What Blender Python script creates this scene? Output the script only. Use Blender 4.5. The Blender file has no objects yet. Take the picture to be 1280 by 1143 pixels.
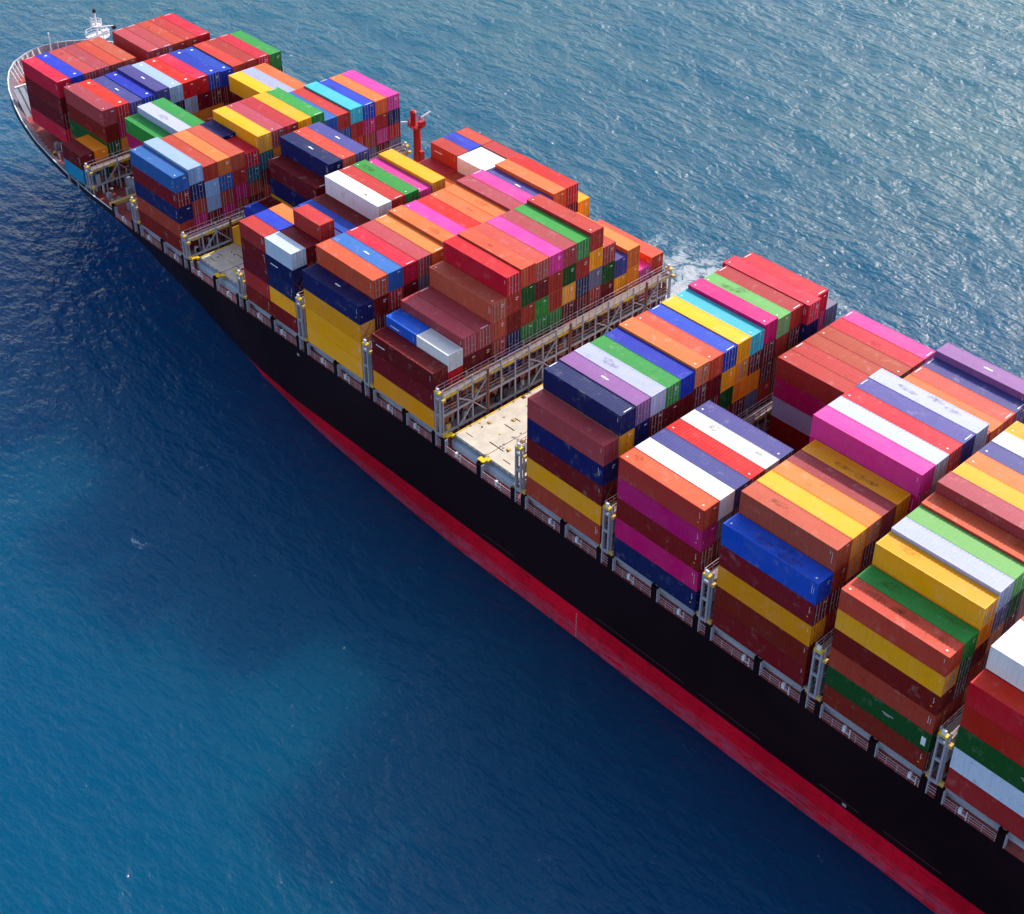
import bpy, math, random
from mathutils import Vector
R = math.radians
random.seed(7)
SC = bpy.context.scene
COL = SC.collection

# ------------------------------------------------------------------ helpers
class MB:
    def __init__(s): s.v = []; s.f = []; s.m = []; s.mats = []
    def mi(s, m):
        if m not in s.mats: s.mats.append(m)
        return s.mats.index(m)
    def face(s, pts, m=None):
        n = len(s.v); s.v += [tuple(p) for p in pts]; s.f.append(tuple(range(n, n+len(pts)))); s.m.append(s.mi(m))
    def box(s, x0, x1, y0, y1, z0, z1, m=None):
        n = len(s.v)
        s.v += [(x0,y0,z0),(x1,y0,z0),(x1,y1,z0),(x0,y1,z0),(x0,y0,z1),(x1,y0,z1),(x1,y1,z1),(x0,y1,z1)]
        for q in ((0,3,2,1),(4,5,6,7),(0,1,5,4),(1,2,6,5),(2,3,7,6),(3,0,4,7)):
            s.f.append(tuple(n+i for i in q)); s.m.append(s.mi(m))
    def beam(s, p, q, w=.1, h=None, m=None):
        h = h or w; p = Vector(p); q = Vector(q); d = (q-p).normalized()
        a = d.cross(Vector((0,0,1)))
        if a.length < .01: a = Vector((1,0,0))
        a.normalize(); b = a.cross(d)
        n = len(s.v)
        for c in (p, q):
            for i, j in ((-1,-1),(1,-1),(1,1),(-1,1)): s.v.append(tuple(c+a*(i*w/2)+b*(j*h/2)))
        for k in ((0,1,2,3),(7,6,5,4),(0,4,5,1),(1,5,6,2),(2,6,7,3),(3,7,4,0)):
            s.f.append(tuple(n+i for i in k)); s.m.append(s.mi(m))
    def tube(s, p, q, r0, r1=None, n=8, m=None):
        r1 = r0 if r1 is None else r1
        p = Vector(p); q = Vector(q); d = (q-p).normalized()
        a = d.cross(Vector((0,0,1)))
        if a.length < .01: a = Vector((1,0,0))
        a.normalize(); b = a.cross(d); k0 = len(s.v); k = s.mi(m)
        for c, r in ((p,r0),(q,r1)):
            for i in range(n):
                t = 2*math.pi*i/n; s.v.append(tuple(c+a*(r*math.cos(t))+b*(r*math.sin(t))))
        for i in range(n):
            j = (i+1) % n; s.f.append((k0+i,k0+j,k0+n+j,k0+n+i)); s.m.append(k)
        s.f.append(tuple(k0+i for i in reversed(range(n)))); s.m.append(k)
        s.f.append(tuple(k0+n+i for i in range(n))); s.m.append(k)
    def mesh(s, name):
        me = bpy.data.meshes.new(name); me.from_pydata(s.v, [], s.f)
        for m in s.mats: me.materials.append(m)
        for p, k in zip(me.polygons, s.m): p.material_index = k
        me.update(); return me
    def build(s, name, parent=None, smooth=False, loc=None):
        me = s.mesh(name)
        if smooth:
            for p in me.polygons: p.use_smooth = True
        return link(name, me, parent, loc)

def link(name, data, parent=None, loc=None):
    o = bpy.data.objects.new(name, data); COL.objects.link(o)
    if parent: o.parent = parent
    if loc: o.location = loc
    return o
def tag(o, label=None, cat=None, group=None, kind=None):
    if label: o['label'] = label
    if cat: o['category'] = cat
    if group: o['group'] = group
    if kind: o['kind'] = kind
    return o

# ------------------------------------------------------------------ materials
def mat(name):
    m = bpy.data.materials.new(name); m.use_nodes = True
    nt = m.node_tree; return m, nt, nt.nodes['Principled BSDF']
def nd(nt, t, **k):
    n = nt.nodes.new(t)
    for a, b in k.items():
        if a in n.inputs: n.inputs[a].default_value = b
        else: setattr(n, a, b)
    return n
def mixc(nt, fac, a, b, blend='MIX'):
    n = nt.nodes.new('ShaderNodeMix'); n.data_type = 'RGBA'; n.blend_type = blend
    for sock, v in ((n.inputs[0], fac), (n.inputs[6], a), (n.inputs[7], b)):
        if hasattr(v, 'links'): nt.links.new(v, sock)
        else: sock.default_value = v
    return n.outputs[2]
def ramp(nt, src, a, b, ca=(0,0,0,1), cb=(1,1,1,1)):
    r = nt.nodes.new('ShaderNodeValToRGB'); r.color_ramp.elements[0].position = a; r.color_ramp.elements[1].position = b
    r.color_ramp.elements[0].color = ca; r.color_ramp.elements[1].color = cb
    nt.links.new(src, r.inputs[0]); return r.outputs[0]
def mth(nt, op, a, b=0.):
    n = nt.nodes.new('ShaderNodeMath'); n.operation = op
    for s_, v in ((n.inputs[0], a), (n.inputs[1], b)):
        if hasattr(v, 'links'): nt.links.new(v, s_)
        else: s_.default_value = v
    return n.outputs[0]
def lin(c):
    return tuple(((x/255)/12.92 if x/255 <= .04045 else ((x/255+.055)/1.055)**2.4) for x in c)+(1,)

def paint(name, rgb, wear=.5, rough=.5, stain=(70,40,25)):
    """weathered paint: patchy fading, rust spots, grime runs; differs from box to box"""
    m, nt, p = mat(name); L = nt.links
    c = lin(rgb)
    tc = nd(nt, 'ShaderNodeTexCoord'); oi = nd(nt, 'ShaderNodeObjectInfo')
    off = nd(nt, 'ShaderNodeVectorMath', operation='ADD')
    sc = nd(nt, 'ShaderNodeVectorMath', operation='SCALE'); sc.inputs[0].default_value = (37.,91.,53.)
    L.new(oi.outputs['Random'], sc.inputs['Scale']); L.new(tc.outputs['Object'], off.inputs[0]); L.new(sc.outputs[0], off.inputs[1])
    n1 = nd(nt, 'ShaderNodeTexNoise', Scale=.35, Detail=4.); L.new(off.outputs[0], n1.inputs['Vector'])
    n2 = nd(nt, 'ShaderNodeTexNoise', Scale=1.6, Detail=8., Roughness=.7); L.new(off.outputs[0], n2.inputs['Vector'])
    mp = nd(nt, 'ShaderNodeMapping'); mp.inputs['Scale'].default_value = (3., 3., .25); L.new(off.outputs[0], mp.inputs[0])
    n3 = nd(nt, 'ShaderNodeTexNoise', Scale=1.3, Detail=3.); L.new(mp.outputs[0], n3.inputs['Vector'])
    fade = tuple(min(1, .95*x+.05*(sum(c[:3])/3)*1.5) for x in c[:3])+(1,)
    v = mixc(nt, ramp(nt, n1.outputs[0], .35, .7), c, fade)
    # box to box brightness
    br = nd(nt, 'ShaderNodeMapRange'); L.new(oi.outputs['Random'], br.inputs[0]); br.inputs[3].default_value = .82; br.inputs[4].default_value = 1.16
    hs = nd(nt, 'ShaderNodeHueSaturation'); L.new(v, hs.inputs['Color']); L.new(br.outputs[0], hs.inputs['Value'])
    hr = nd(nt, 'ShaderNodeMapRange'); L.new(mth(nt, 'FRACT', mth(nt, 'MULTIPLY', oi.outputs['Random'], 17.3)), hr.inputs[0])
    hr.inputs[3].default_value = .492; hr.inputs[4].default_value = .508; L.new(hr.outputs[0], hs.inputs['Hue'])
    v = hs.outputs[0]
    grime = ramp(nt, n3.outputs[0], .5, .85)
    v = mixc(nt, mth(nt, 'MULTIPLY', grime, .35*wear), v, tuple(x*.45 for x in c[:3])+(1,))
    sp = ramp(nt, n2.outputs[0], .66, .74)
    rm = nd(nt, 'ShaderNodeMapRange'); L.new(mth(nt, 'FRACT', mth(nt, 'MULTIPLY', oi.outputs['Random'], 7.7)), rm.inputs[0])
    rm.inputs[3].default_value = 0.; rm.inputs[4].default_value = .9*wear
    v = mixc(nt, mth(nt, 'MULTIPLY', sp, rm.outputs[0]), v, lin(stain))
    n6 = nd(nt, 'ShaderNodeTexNoise', Scale=.9, Detail=10., Roughness=.8, Distortion=.4); L.new(off.outputs[0], n6.inputs['Vector'])
    v = mixc(nt, mth(nt, 'MULTIPLY', ramp(nt, n6.outputs[0], .56, .68), mth(nt, 'MULTIPLY', rm.outputs[0], .85)), v, tuple(x*.4 for x in c[:3])+(1,))
    n7 = nd(nt, 'ShaderNodeTexNoise', Scale=.6, Detail=9., Roughness=.75); L.new(sc.outputs[0], off.inputs[1]); L.new(off.outputs[0], n7.inputs['Vector'])
    v = mixc(nt, mth(nt, 'MULTIPLY', ramp(nt, n7.outputs[0], .56, .7), .22*wear), v, (.62, .6, .56, 1))
    L.new(v, p.inputs['Base Color'])
    rr = nd(nt, 'ShaderNodeMapRange'); L.new(n2.outputs[0], rr.inputs[0]); rr.inputs[3].default_value = rough-.12; rr.inputs[4].default_value = rough+.2
    L.new(rr.outputs[0], p.inputs['Roughness'])
    p.inputs['Specular IOR Level'].default_value = .22
    return m

CC = dict(  # colour code -> name for labels, paint rgb (sRGB of the paint itself)
 R=('bright red', (205,8,24)), K=('crimson', (205,20,48)), r=('brick red', (178,52,42)), o=('coral red', (208,74,48)),
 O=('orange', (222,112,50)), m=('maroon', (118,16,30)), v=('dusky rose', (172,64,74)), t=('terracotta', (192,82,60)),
 P=('pink', (222,52,150)), M=('magenta', (205,8,110)), n=('dark navy', (24,30,92)), b=('royal blue', (26,60,178)),
 u=('violet blue', (74,72,142)), s=('steel blue', (46,94,170)), l=('pale blue', (150,176,214)), g=('lilac grey', (172,178,208)),
 U=('dusty purple', (132,86,146)), w=('white', (226,226,228)), G=('green', (48,142,60)), T=('light green', (112,178,96)), d=('dark green', (26,84,34)),
 y=('golden yellow', (254,168,0)), Y=('amber orange', (250,142,0)), c=('sky blue', (32,150,200)), C=('cyan', (64,190,208)),
 e=('dark teal', (24,96,112)), z=('slate grey', (112,110,140)), q=('bluish white', (208,220,240)), D=('dark brick', (132,20,16)),
 B=('bright blue', (24,78,205)))
PM = {k: paint('paint_'+v[0].replace(' ', '_'), v[1], wear=.6 if k in 'RKMPbyY' else .95, stain=(150,120,80) if k in 'wgql' else (70,40,25)) for k, v in CC.items()}

def plain(name, rgb, rough=.6, metal=0., noise=.25, scale=3.):
    m, nt, p = mat(name); c = lin(rgb)
    tc = nd(nt, 'ShaderNodeTexCoord'); n = nd(nt, 'ShaderNodeTexNoise', Scale=scale, Detail=6.)
    nt.links.new(tc.outputs['Object'], n.inputs['Vector'])
    v = mixc(nt, n.outputs[0], tuple(x*(1-noise) for x in c[:3])+(1,), tuple(min(1, x*(1+noise)) for x in c[:3])+(1,))
    nt.links.new(v, p.inputs['Base Color']); p.inputs['Roughness'].default_value = rough; p.inputs['Metallic'].default_value = metal
    return m
M_rod = plain('galvanised_steel', (176,172,176), .45, .2)
M_mark = plain('marking_white', (235,235,235), .6, 0, .05)
M_ymark = plain('marking_yellow', (245,190,20), .6, 0, .05)
M_grey = plain('deck_grey', (150,148,158), .6)
M_lilac = plain('steel_grey_paint', (168,164,176), .55)
M_white = plain('white_paint', (225,225,232), .5, 0, .08)
M_yellow = plain('yellow_paint', (232,190,20), .5, 0, .2)
M_cream = plain('worn_yellow_grating', (208,170,96), .7, 0, .35, 1.2)
M_brown = plain('rusty_brown_paint', (130,70,45), .7, 0, .35)
M_redp = plain('signal_red_paint', (190,12,14), .45, 0, .15)
M_greend = plain('green_deck_paint', (70,165,110), .6)
M_dark = plain('dark_fitting', (24,24,34), .6)
M_bluep = plain('blue_box_paint', (30,40,170), .5)
M_grate = plain('walkway_grating', (132,122,118), .75, 0, .35, 1.5)
M_rail = plain('railing_paint', (192,158,164), .55, 0, .15)
M_orange = plain('orange_paint', (230,130,30), .55)

def hull_mat(name, base, kind):
    m, nt, p = mat(name); L = nt.links
    tc = nd(nt, 'ShaderNodeTexCoord')
    mp = nd(nt, 'ShaderNodeMapping'); mp.inputs['Scale'].default_value = (.6, .6, .12); L.new(tc.outputs['Object'], mp.inputs[0])
    n1 = nd(nt, 'ShaderNodeTexNoise', Scale=1., Detail=6.); L.new(mp.outputs[0], n1.inputs[0])
    n2 = nd(nt, 'ShaderNodeTexNoise', Scale=.05, Detail=3.); L.new(tc.outputs['Object'], n2.inputs[0])
    c = lin(base)
    v = mixc(nt, ramp(nt, n2.outputs[0], .35, .65), c, tuple(min(1, x*1.5+.002) for x in c[:3])+(1,))
    if kind == 'red':
        mp2 = nd(nt, 'ShaderNodeMapping'); mp2.inputs['Scale'].default_value = (.3, .3, 1.9); L.new(tc.outputs['Object'], mp2.inputs[0])
        n3 = nd(nt, 'ShaderNodeTexNoise', Scale=1.2, Detail=8., Roughness=.7); L.new(mp2.outputs[0], n3.inputs[0])
        sx = nd(nt, 'ShaderNodeSeparateXYZ'); L.new(tc.outputs['Object'], sx.inputs[0])
        zz = nd(nt, 'ShaderNodeMapRange'); L.new(sx.outputs[2], zz.inputs[0])
        zz.inputs[1].default_value = -14.2; zz.inputs[2].default_value = -15.4
        gr = mth(nt, 'MULTIPLY', zz.outputs[0], ramp(nt, n3.outputs[0], .42, .52))
        v = mixc(nt, mth(nt, 'MULTIPLY', gr, .8), v, lin((176,76,104)))
        n5 = nd(nt, 'ShaderNodeTexNoise', Scale=2.2, Detail=8., Roughness=.75); L.new(mp2.outputs[0], n5.inputs[0])
        v = mixc(nt, mth(nt, 'MULTIPLY', ramp(nt, n5.outputs[0], .5, .58), .5), v, lin((150,6,34)))
        n4 = nd(nt, 'ShaderNodeTexNoise', Scale=.9, Detail=8., Roughness=.75); L.new(tc.outputs['Object'], n4.inputs[0])
        v = mixc(nt, mth(nt, 'MULTIPLY', ramp(nt, n4.outputs[0], .56, .64), .55), v, lin((120,46,14)))
        v = mixc(nt, mth(nt, 'MULTIPLY', ramp(nt, n1.outputs[0], .5, .75), .4), v, lin((140,8,26)))
    else:
        v = mixc(nt, mth(nt, 'MULTIPLY', ramp(nt, n1.outputs[0], .55, .8), .5), v, lin((34,20,22)))
    s3 = nd(nt, 'ShaderNodeSeparateXYZ'); L.new(tc.outputs['Object'], s3.inputs[0]); cb = nd(nt, 'ShaderNodeCombineXYZ'); L.new(s3.outputs[0], cb.inputs[0]); L.new(s3.outputs[2], cb.inputs[1])
    bk = nd(nt, 'ShaderNodeTexBrick'); L.new(cb.outputs[0], bk.inputs['Vector']); bk.inputs['Scale'].default_value = 1.; bk.inputs['Brick Width'].default_value = 9.; bk.inputs['Row Height'].default_value = 2.4
    bk.inputs['Mortar Size'].default_value = .035; bk.inputs['Color1'].default_value = (1,1,1,1); bk.inputs['Color2'].default_value = (.86,.86,.86,1); bk.inputs['Mortar'].default_value = (.6,.6,.6,1)
    v = mixc(nt, 1., v, bk.outputs['Color'], 'MULTIPLY')
    L.new(v, p.inputs['Base Color']); p.inputs['Roughness'].default_value = .5 if kind == 'red' else .42
    p.inputs['Specular IOR Level'].default_value = .15
    bp = nd(nt, 'ShaderNodeBump', Strength=.15, Distance=.1); L.new(n2.outputs[0], bp.inputs['Height']); L.new(bp.outputs[0], p.inputs['Normal'])
    return m
M_hull = hull_mat('hull_black', (25,7,11), 'black')
M_boot = hull_mat('antifouling_red', (202,5,38), 'red')

def deckpaint(name, a, b, c=(96,50,36), sc=.5):
    m, nt, p = mat(name); L = nt.links
    tc = nd(nt, 'ShaderNodeTexCoord'); n = nd(nt, 'ShaderNodeTexNoise', Scale=sc, Detail=8., Roughness=.65); L.new(tc.outputs['Object'], n.inputs[0])
    n2 = nd(nt, 'ShaderNodeTexNoise', Scale=sc*5, Detail=6., Roughness=.7); L.new(tc.outputs['Object'], n2.inputs[0])
    v = mixc(nt, ramp(nt, n.outputs[0], .38, .62), lin(a), lin(b))
    v = mixc(nt, mth(nt, 'MULTIPLY', ramp(nt, n2.outputs[0], .6, .72), .7), v, lin(c))
    L.new(v, p.inputs['Base Color']); p.inputs['Roughness'].default_value = .7; return m
M_deck = deckpaint('red_deck_paint', (158,62,56), (176,84,80))
M_cover = deckpaint('hatch_cover_paint', (190,182,170), (212,202,186), (170,116,60), .55)
M_coam2 = deckpaint('coaming_side_paint', (168,184,204), (186,198,214), (120,90,60), .3)
M_coam = deckpaint('coaming_paint', (150,158,176), (170,176,190), (120,90,60), .4)

# ------------------------------------------------------------------ container meshes
W = 2.44
def corr(mb, x0, x1, y, z0, z1, ny, per=.28, dep=.04, axis='x'):
    """corrugated sheet between x0..x1 whose outer plane is y, recess towards -ny"""
    n = max(1, round((x1-x0)/per)); per = (x1-x0)/n; pts = []
    for i in range(n):
        a = x0+i*per
        pts += [(a, 0), (a+.25*per, 0), (a+.5*per, dep), (a+.75*per, dep)]
    pts.append((x1, 0))
    k = len(mb.v); mi = mb.mi(None)
    for (px, d) in pts:
        yy = y-ny*d
        for z in (z0, z1): mb.v.append((px, yy, z) if axis == 'x' else (yy, px, z))
    flip = (ny < 0) if axis == 'x' else (ny > 0)
    for i in range(len(pts)-1):
        a = k+2*i; q = (a, a+2, a+3, a+1)
        mb.f.append(q if flip else q[::-1]); mb.m.append(mi)
_cache = {}
def cmesh(L_, H):
    key = (L_, round(H, 2))
    if key in _cache: return _cache[key]
    b = MB(); y0, y1 = -W/2, W/2
    zb, zt = .16, H-.09
    corr(b, .12, L_-.12, y0+.015, zb, zt, -1); corr(b, .12, L_-.12, y1-.015, zb, zt, 1)
    corr(b, y0+.12, y1-.12, .015, zb, zt, -1, axis='y')
    for y in (y0, y1-.1):
        b.box(.12, L_-.12, y, y+.1, 0.02, zb); b.box(.12, L_-.12, y, y+.1, zt, H-.015)
    for x in (0, L_-.12):
        for y in (y0, y1-.14): b.box(x, x+.12, y, y+.14, 0, H)
        b.box(x, x+.12, y0+.14, y1-.14, 0.02, zb); b.box(x, x+.12, y0+.14, y1-.14, zt, H-.012)
    b.box(.13, L_-.13, y0+.1, y1-.1, .03, .12)
    body = b.mesh('container_body')
    r = MB(); n = round((L_-.24)/.42); per = (L_-.24)/n; k = 0; pts = []
    for i in range(n):
        a = .12+i*per; pts += [(a, 0), (a+.4*per, 0), (a+.5*per, .022), (a+.9*per, .022)]
    pts.append((L_-.12, 0)); mi = r.mi(None)
    for px, d in pts:
        r.v += [(px, y0+.1, H-.018-d), (px, 0, H-.006-d), (px, y1-.1, H-.018-d)]
    for i in range(len(pts)-1):
        a = 3*i
        r.f += [(a, a+3, a+4, a+1), (a+1, a+4, a+5, a+2)]; r.m += [mi, mi]
    roof = r.mesh('container_roof')
    doors = []; bars = []
    for s in (-1, 1):
        d = MB(); ya, yb = (y0+.15, -.012) if s < 0 else (.012, y1-.15)
        x = L_-.05
        d.box(x-.04, x, ya, yb, zb+.01, zt-.01)
        nn = 4; hh = (zt-zb-.1)/nn
        for i in range(nn): d.box(x, x+.022, ya+.06, yb-.06, zb+.06+i*hh+.05, zb+.06+(i+1)*hh-.05)
        doors.append(d.mesh('container_door'))
        t = MB()
        for fy in (.24, .76):
            yy = ya+(yb-ya)*fy; t.box(x+.022, x+.07, yy-.022, yy+.022, .06, H-.05, M_rod)
            for fz in (.12, .5, .88): t.box(x+.022, x+.085, yy-.05, yy+.05, H*fz-.04, H*fz+.04, M_rod)
            t.box(x+.05, x+.08, yy-.02, yy+.34*(1 if fy < .5 else -1)*.9, H*.42, H*.42+.04, M_rod)
        bars.append(t.mesh('locking_bars'))
    _cache[key] = (body, roof, doors, bars); return _cache[key]
_mk = {}
def markmesh(kind, L_, H):
    key = (kind, L_, round(H, 2))
    if key in _mk: return _mk[key]
    y0 = -W/2-.004; out = []
    def new(): t = MB(); out.append(t); return t
    def side(t, x, z, w, h, m=M_mark): t.box(x, x+w, y0, y0+.006, z, z+h, m)
    x = L_
    if kind == 'code2':
        t = new(); side(t, L_-.52, H*.3, .04, H*.5)
        t = new(); side(t, L_-.8, H*.68, .04, H*.14); side(t, L_-.76, H*.72, .1, .03)
        t = new(); t.box(x-.045, x-.02, .35, .8, H*.83, H*.86, M_mark)
    elif kind == 'bare':
        t = new(); side(t, L_-.45, H*.62, .035, H*.2); side(t, L_-.415, H*.7, .08, .025)
    elif kind == 'panel':
        t = new(); side(t, L_-.95, H*.25, .5, H*.42)
        t = new(); side(t, L_*.55, H*.55, 1.3, .06); side(t, L_*.55+.2, H*.48, .7, .05)
    elif kind == 'words':
        t = new()
        for i, (a, b2) in enumerate(((0,.22),(.3,.2),(.55,.3),(.95,.16),(1.15,.28),(1.5,.2))): side(t, .9+a, H*.52+.02*(i % 2), b2, .2)
        t = new(); side(t, L_-.6, H*.5, .04, H*.3)
    elif kind == 'code':
        t = new(); side(t, L_-.7, H*.46, .045, H*.36); side(t, L_-.655, H*.46, .2, .03); side(t, L_-.455, H*.5, .04, H*.25)
        t = new(); t.box(x-.045, x-.02, .3, .9, H*.72, H*.75, M_mark); t.box(x-.045, x-.021, .3, .34, H*.6, H*.72, M_mark); t.box(x-.045, x-.021, .34, .7, H*.62, H*.645, M_mark)
    elif kind == 'codedot':
        t = new(); side(t, L_-.6, H*.5, .04, H*.3); side(t, L_-.56, H*.6, .14, .03)
        t = new(); side(t, L_-.8, H*.3, .17, .15, M_ymark)
        t = new(); t.box(x-.045, x-.02, -.9, -.72, H*.36, H*.43, M_ymark)
        t = new(); t.box(x-.045, x-.02, .25, .85, H*.76, H*.8, M_mark)
    elif kind == 'ends':
        for xx in (.16, L_-.32): t = new(); t.box(xx, xx+.1, -.5, .75, H-.02, H+.004, M_mark)
    elif kind == 'dots':
        for xx in (1., L_-1.4): t = new(); t.tube((xx+.2, .2, H-.03), (xx+.2, .2, H+.006), .23, n=10, m=M_mark)
    elif kind == 'dash':
        t = new(); t.box(L_*.46, L_*.46+1.1, -.09, .11, H-.02, H+.004, M_mark); t.box(L_*.46+.2, L_*.46+.5, .11, .17, H-.02, H+.004, M_mark)
    elif kind == 'pads':
        for xx in (.5, L_-.8): t = new(); t.box(xx, xx+.2, -.7, -.5, H-.02, H+.005, M_mark)
    _mk[key] = [t.mesh('marking') for t in out]; return _mk[key]

def slotcopy(me, m):
    pass
def part(name, me, parent, m):
    o = link(name, me, parent)
    if m is not None:
        if not me.materials: me.materials.append(None)
        o.material_slots[0].link = 'OBJECT'; o.material_slots[0].material = m
    return o

# ------------------------------------------------------------------ cargo plan (bow -> stern), rows counted from the near side
L40, L20, L45 = 12.19, 6.06, 13.72
F_ = lambda s: s
BAYS = {}
def bay(name, x, rows, desc, first=1):
    BAYS[name] = (x, rows, desc, first)
# entry: row: (top height, codes top->bottom [, opts]) or ('S', (h, codes) forward half, (h, codes) aft half)
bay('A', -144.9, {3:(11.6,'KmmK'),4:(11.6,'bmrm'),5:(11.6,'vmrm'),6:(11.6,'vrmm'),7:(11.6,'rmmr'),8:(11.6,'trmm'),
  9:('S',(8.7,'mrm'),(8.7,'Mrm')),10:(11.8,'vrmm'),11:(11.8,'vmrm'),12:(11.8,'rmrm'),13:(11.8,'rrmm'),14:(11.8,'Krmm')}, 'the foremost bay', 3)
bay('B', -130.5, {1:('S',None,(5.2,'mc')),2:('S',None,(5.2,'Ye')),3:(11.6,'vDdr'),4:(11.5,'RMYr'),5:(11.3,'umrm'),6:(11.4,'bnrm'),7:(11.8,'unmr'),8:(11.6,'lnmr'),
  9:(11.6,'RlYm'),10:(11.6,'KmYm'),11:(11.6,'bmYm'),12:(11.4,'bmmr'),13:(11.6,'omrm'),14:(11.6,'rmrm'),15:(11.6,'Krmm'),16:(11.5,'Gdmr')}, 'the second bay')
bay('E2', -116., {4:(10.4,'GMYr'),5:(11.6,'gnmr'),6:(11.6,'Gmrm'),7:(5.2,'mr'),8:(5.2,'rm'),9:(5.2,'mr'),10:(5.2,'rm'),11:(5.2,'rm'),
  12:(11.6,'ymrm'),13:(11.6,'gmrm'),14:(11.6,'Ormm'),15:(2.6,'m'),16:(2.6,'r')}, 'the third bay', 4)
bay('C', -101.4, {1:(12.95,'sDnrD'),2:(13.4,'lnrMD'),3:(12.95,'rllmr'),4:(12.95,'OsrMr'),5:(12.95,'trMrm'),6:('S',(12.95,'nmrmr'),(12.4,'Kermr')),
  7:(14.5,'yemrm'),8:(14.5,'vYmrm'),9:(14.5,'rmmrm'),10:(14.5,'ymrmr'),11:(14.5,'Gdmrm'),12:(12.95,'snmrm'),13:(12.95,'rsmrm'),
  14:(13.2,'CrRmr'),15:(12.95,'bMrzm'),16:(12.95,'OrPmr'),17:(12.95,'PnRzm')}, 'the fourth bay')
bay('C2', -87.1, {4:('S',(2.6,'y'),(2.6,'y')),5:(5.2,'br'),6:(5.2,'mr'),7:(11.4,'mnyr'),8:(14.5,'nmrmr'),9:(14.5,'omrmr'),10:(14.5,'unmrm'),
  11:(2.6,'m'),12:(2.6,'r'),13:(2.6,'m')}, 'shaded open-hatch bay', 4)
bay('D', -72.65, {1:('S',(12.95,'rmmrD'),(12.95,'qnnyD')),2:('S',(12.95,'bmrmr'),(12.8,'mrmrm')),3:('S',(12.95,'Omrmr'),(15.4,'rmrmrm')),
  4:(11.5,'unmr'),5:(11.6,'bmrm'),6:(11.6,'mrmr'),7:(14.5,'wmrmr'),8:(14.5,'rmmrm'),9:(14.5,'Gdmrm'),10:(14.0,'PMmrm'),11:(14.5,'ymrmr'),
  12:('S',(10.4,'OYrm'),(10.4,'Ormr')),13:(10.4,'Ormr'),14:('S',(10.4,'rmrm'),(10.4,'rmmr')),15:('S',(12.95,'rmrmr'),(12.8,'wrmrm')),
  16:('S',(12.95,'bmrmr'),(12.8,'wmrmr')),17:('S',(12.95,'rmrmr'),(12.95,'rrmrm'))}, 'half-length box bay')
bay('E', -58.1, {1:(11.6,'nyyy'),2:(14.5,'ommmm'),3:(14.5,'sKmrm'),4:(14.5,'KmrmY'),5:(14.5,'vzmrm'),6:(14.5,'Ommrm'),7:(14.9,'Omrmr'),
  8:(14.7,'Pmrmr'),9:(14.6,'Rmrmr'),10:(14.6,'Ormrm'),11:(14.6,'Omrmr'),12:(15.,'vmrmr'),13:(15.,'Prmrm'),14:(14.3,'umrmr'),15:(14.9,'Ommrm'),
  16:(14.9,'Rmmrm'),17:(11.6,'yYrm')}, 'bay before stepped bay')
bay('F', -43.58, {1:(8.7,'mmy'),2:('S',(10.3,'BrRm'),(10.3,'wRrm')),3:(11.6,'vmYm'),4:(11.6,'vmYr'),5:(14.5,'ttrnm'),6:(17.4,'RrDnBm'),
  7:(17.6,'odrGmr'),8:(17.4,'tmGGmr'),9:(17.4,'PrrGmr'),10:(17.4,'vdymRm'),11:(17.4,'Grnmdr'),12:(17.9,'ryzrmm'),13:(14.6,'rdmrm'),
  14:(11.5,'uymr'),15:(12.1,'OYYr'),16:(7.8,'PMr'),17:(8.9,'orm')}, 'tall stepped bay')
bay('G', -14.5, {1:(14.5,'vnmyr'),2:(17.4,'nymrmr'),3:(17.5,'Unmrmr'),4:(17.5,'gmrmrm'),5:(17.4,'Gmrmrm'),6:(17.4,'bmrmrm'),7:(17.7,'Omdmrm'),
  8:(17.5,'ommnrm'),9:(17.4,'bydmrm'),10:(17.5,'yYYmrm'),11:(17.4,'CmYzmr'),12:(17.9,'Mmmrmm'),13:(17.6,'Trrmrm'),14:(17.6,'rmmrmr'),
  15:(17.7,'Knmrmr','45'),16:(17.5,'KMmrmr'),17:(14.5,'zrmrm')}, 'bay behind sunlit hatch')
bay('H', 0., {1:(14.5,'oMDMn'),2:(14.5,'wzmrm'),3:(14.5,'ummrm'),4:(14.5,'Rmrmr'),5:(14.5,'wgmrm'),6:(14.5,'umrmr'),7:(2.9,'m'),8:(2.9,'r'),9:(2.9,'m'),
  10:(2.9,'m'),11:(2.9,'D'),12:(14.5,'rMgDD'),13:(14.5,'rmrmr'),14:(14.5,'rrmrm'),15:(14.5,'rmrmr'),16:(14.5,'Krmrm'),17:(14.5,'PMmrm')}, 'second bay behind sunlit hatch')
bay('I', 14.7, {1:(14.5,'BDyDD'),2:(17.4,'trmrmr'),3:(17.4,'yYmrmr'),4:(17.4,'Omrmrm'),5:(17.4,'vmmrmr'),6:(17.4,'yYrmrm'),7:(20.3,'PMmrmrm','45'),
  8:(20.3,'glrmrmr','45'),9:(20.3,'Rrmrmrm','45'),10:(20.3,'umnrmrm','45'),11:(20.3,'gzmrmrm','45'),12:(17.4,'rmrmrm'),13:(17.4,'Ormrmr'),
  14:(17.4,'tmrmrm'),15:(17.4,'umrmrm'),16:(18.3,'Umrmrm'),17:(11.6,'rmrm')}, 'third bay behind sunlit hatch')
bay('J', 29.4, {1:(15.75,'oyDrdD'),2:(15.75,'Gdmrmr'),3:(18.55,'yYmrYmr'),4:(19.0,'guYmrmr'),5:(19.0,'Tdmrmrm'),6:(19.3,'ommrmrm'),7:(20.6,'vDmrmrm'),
  8:(20.4,'yYmrmrm'),9:(20.4,'Ormrmrm'),10:(20.4,'umrmrmr'),11:(20.4,'wmrmrmr'),12:(20.4,'yrmrmrm'),13:(17.4,'rmrmrm')}, 'fourth bay behind sunlit hatch')
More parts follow.
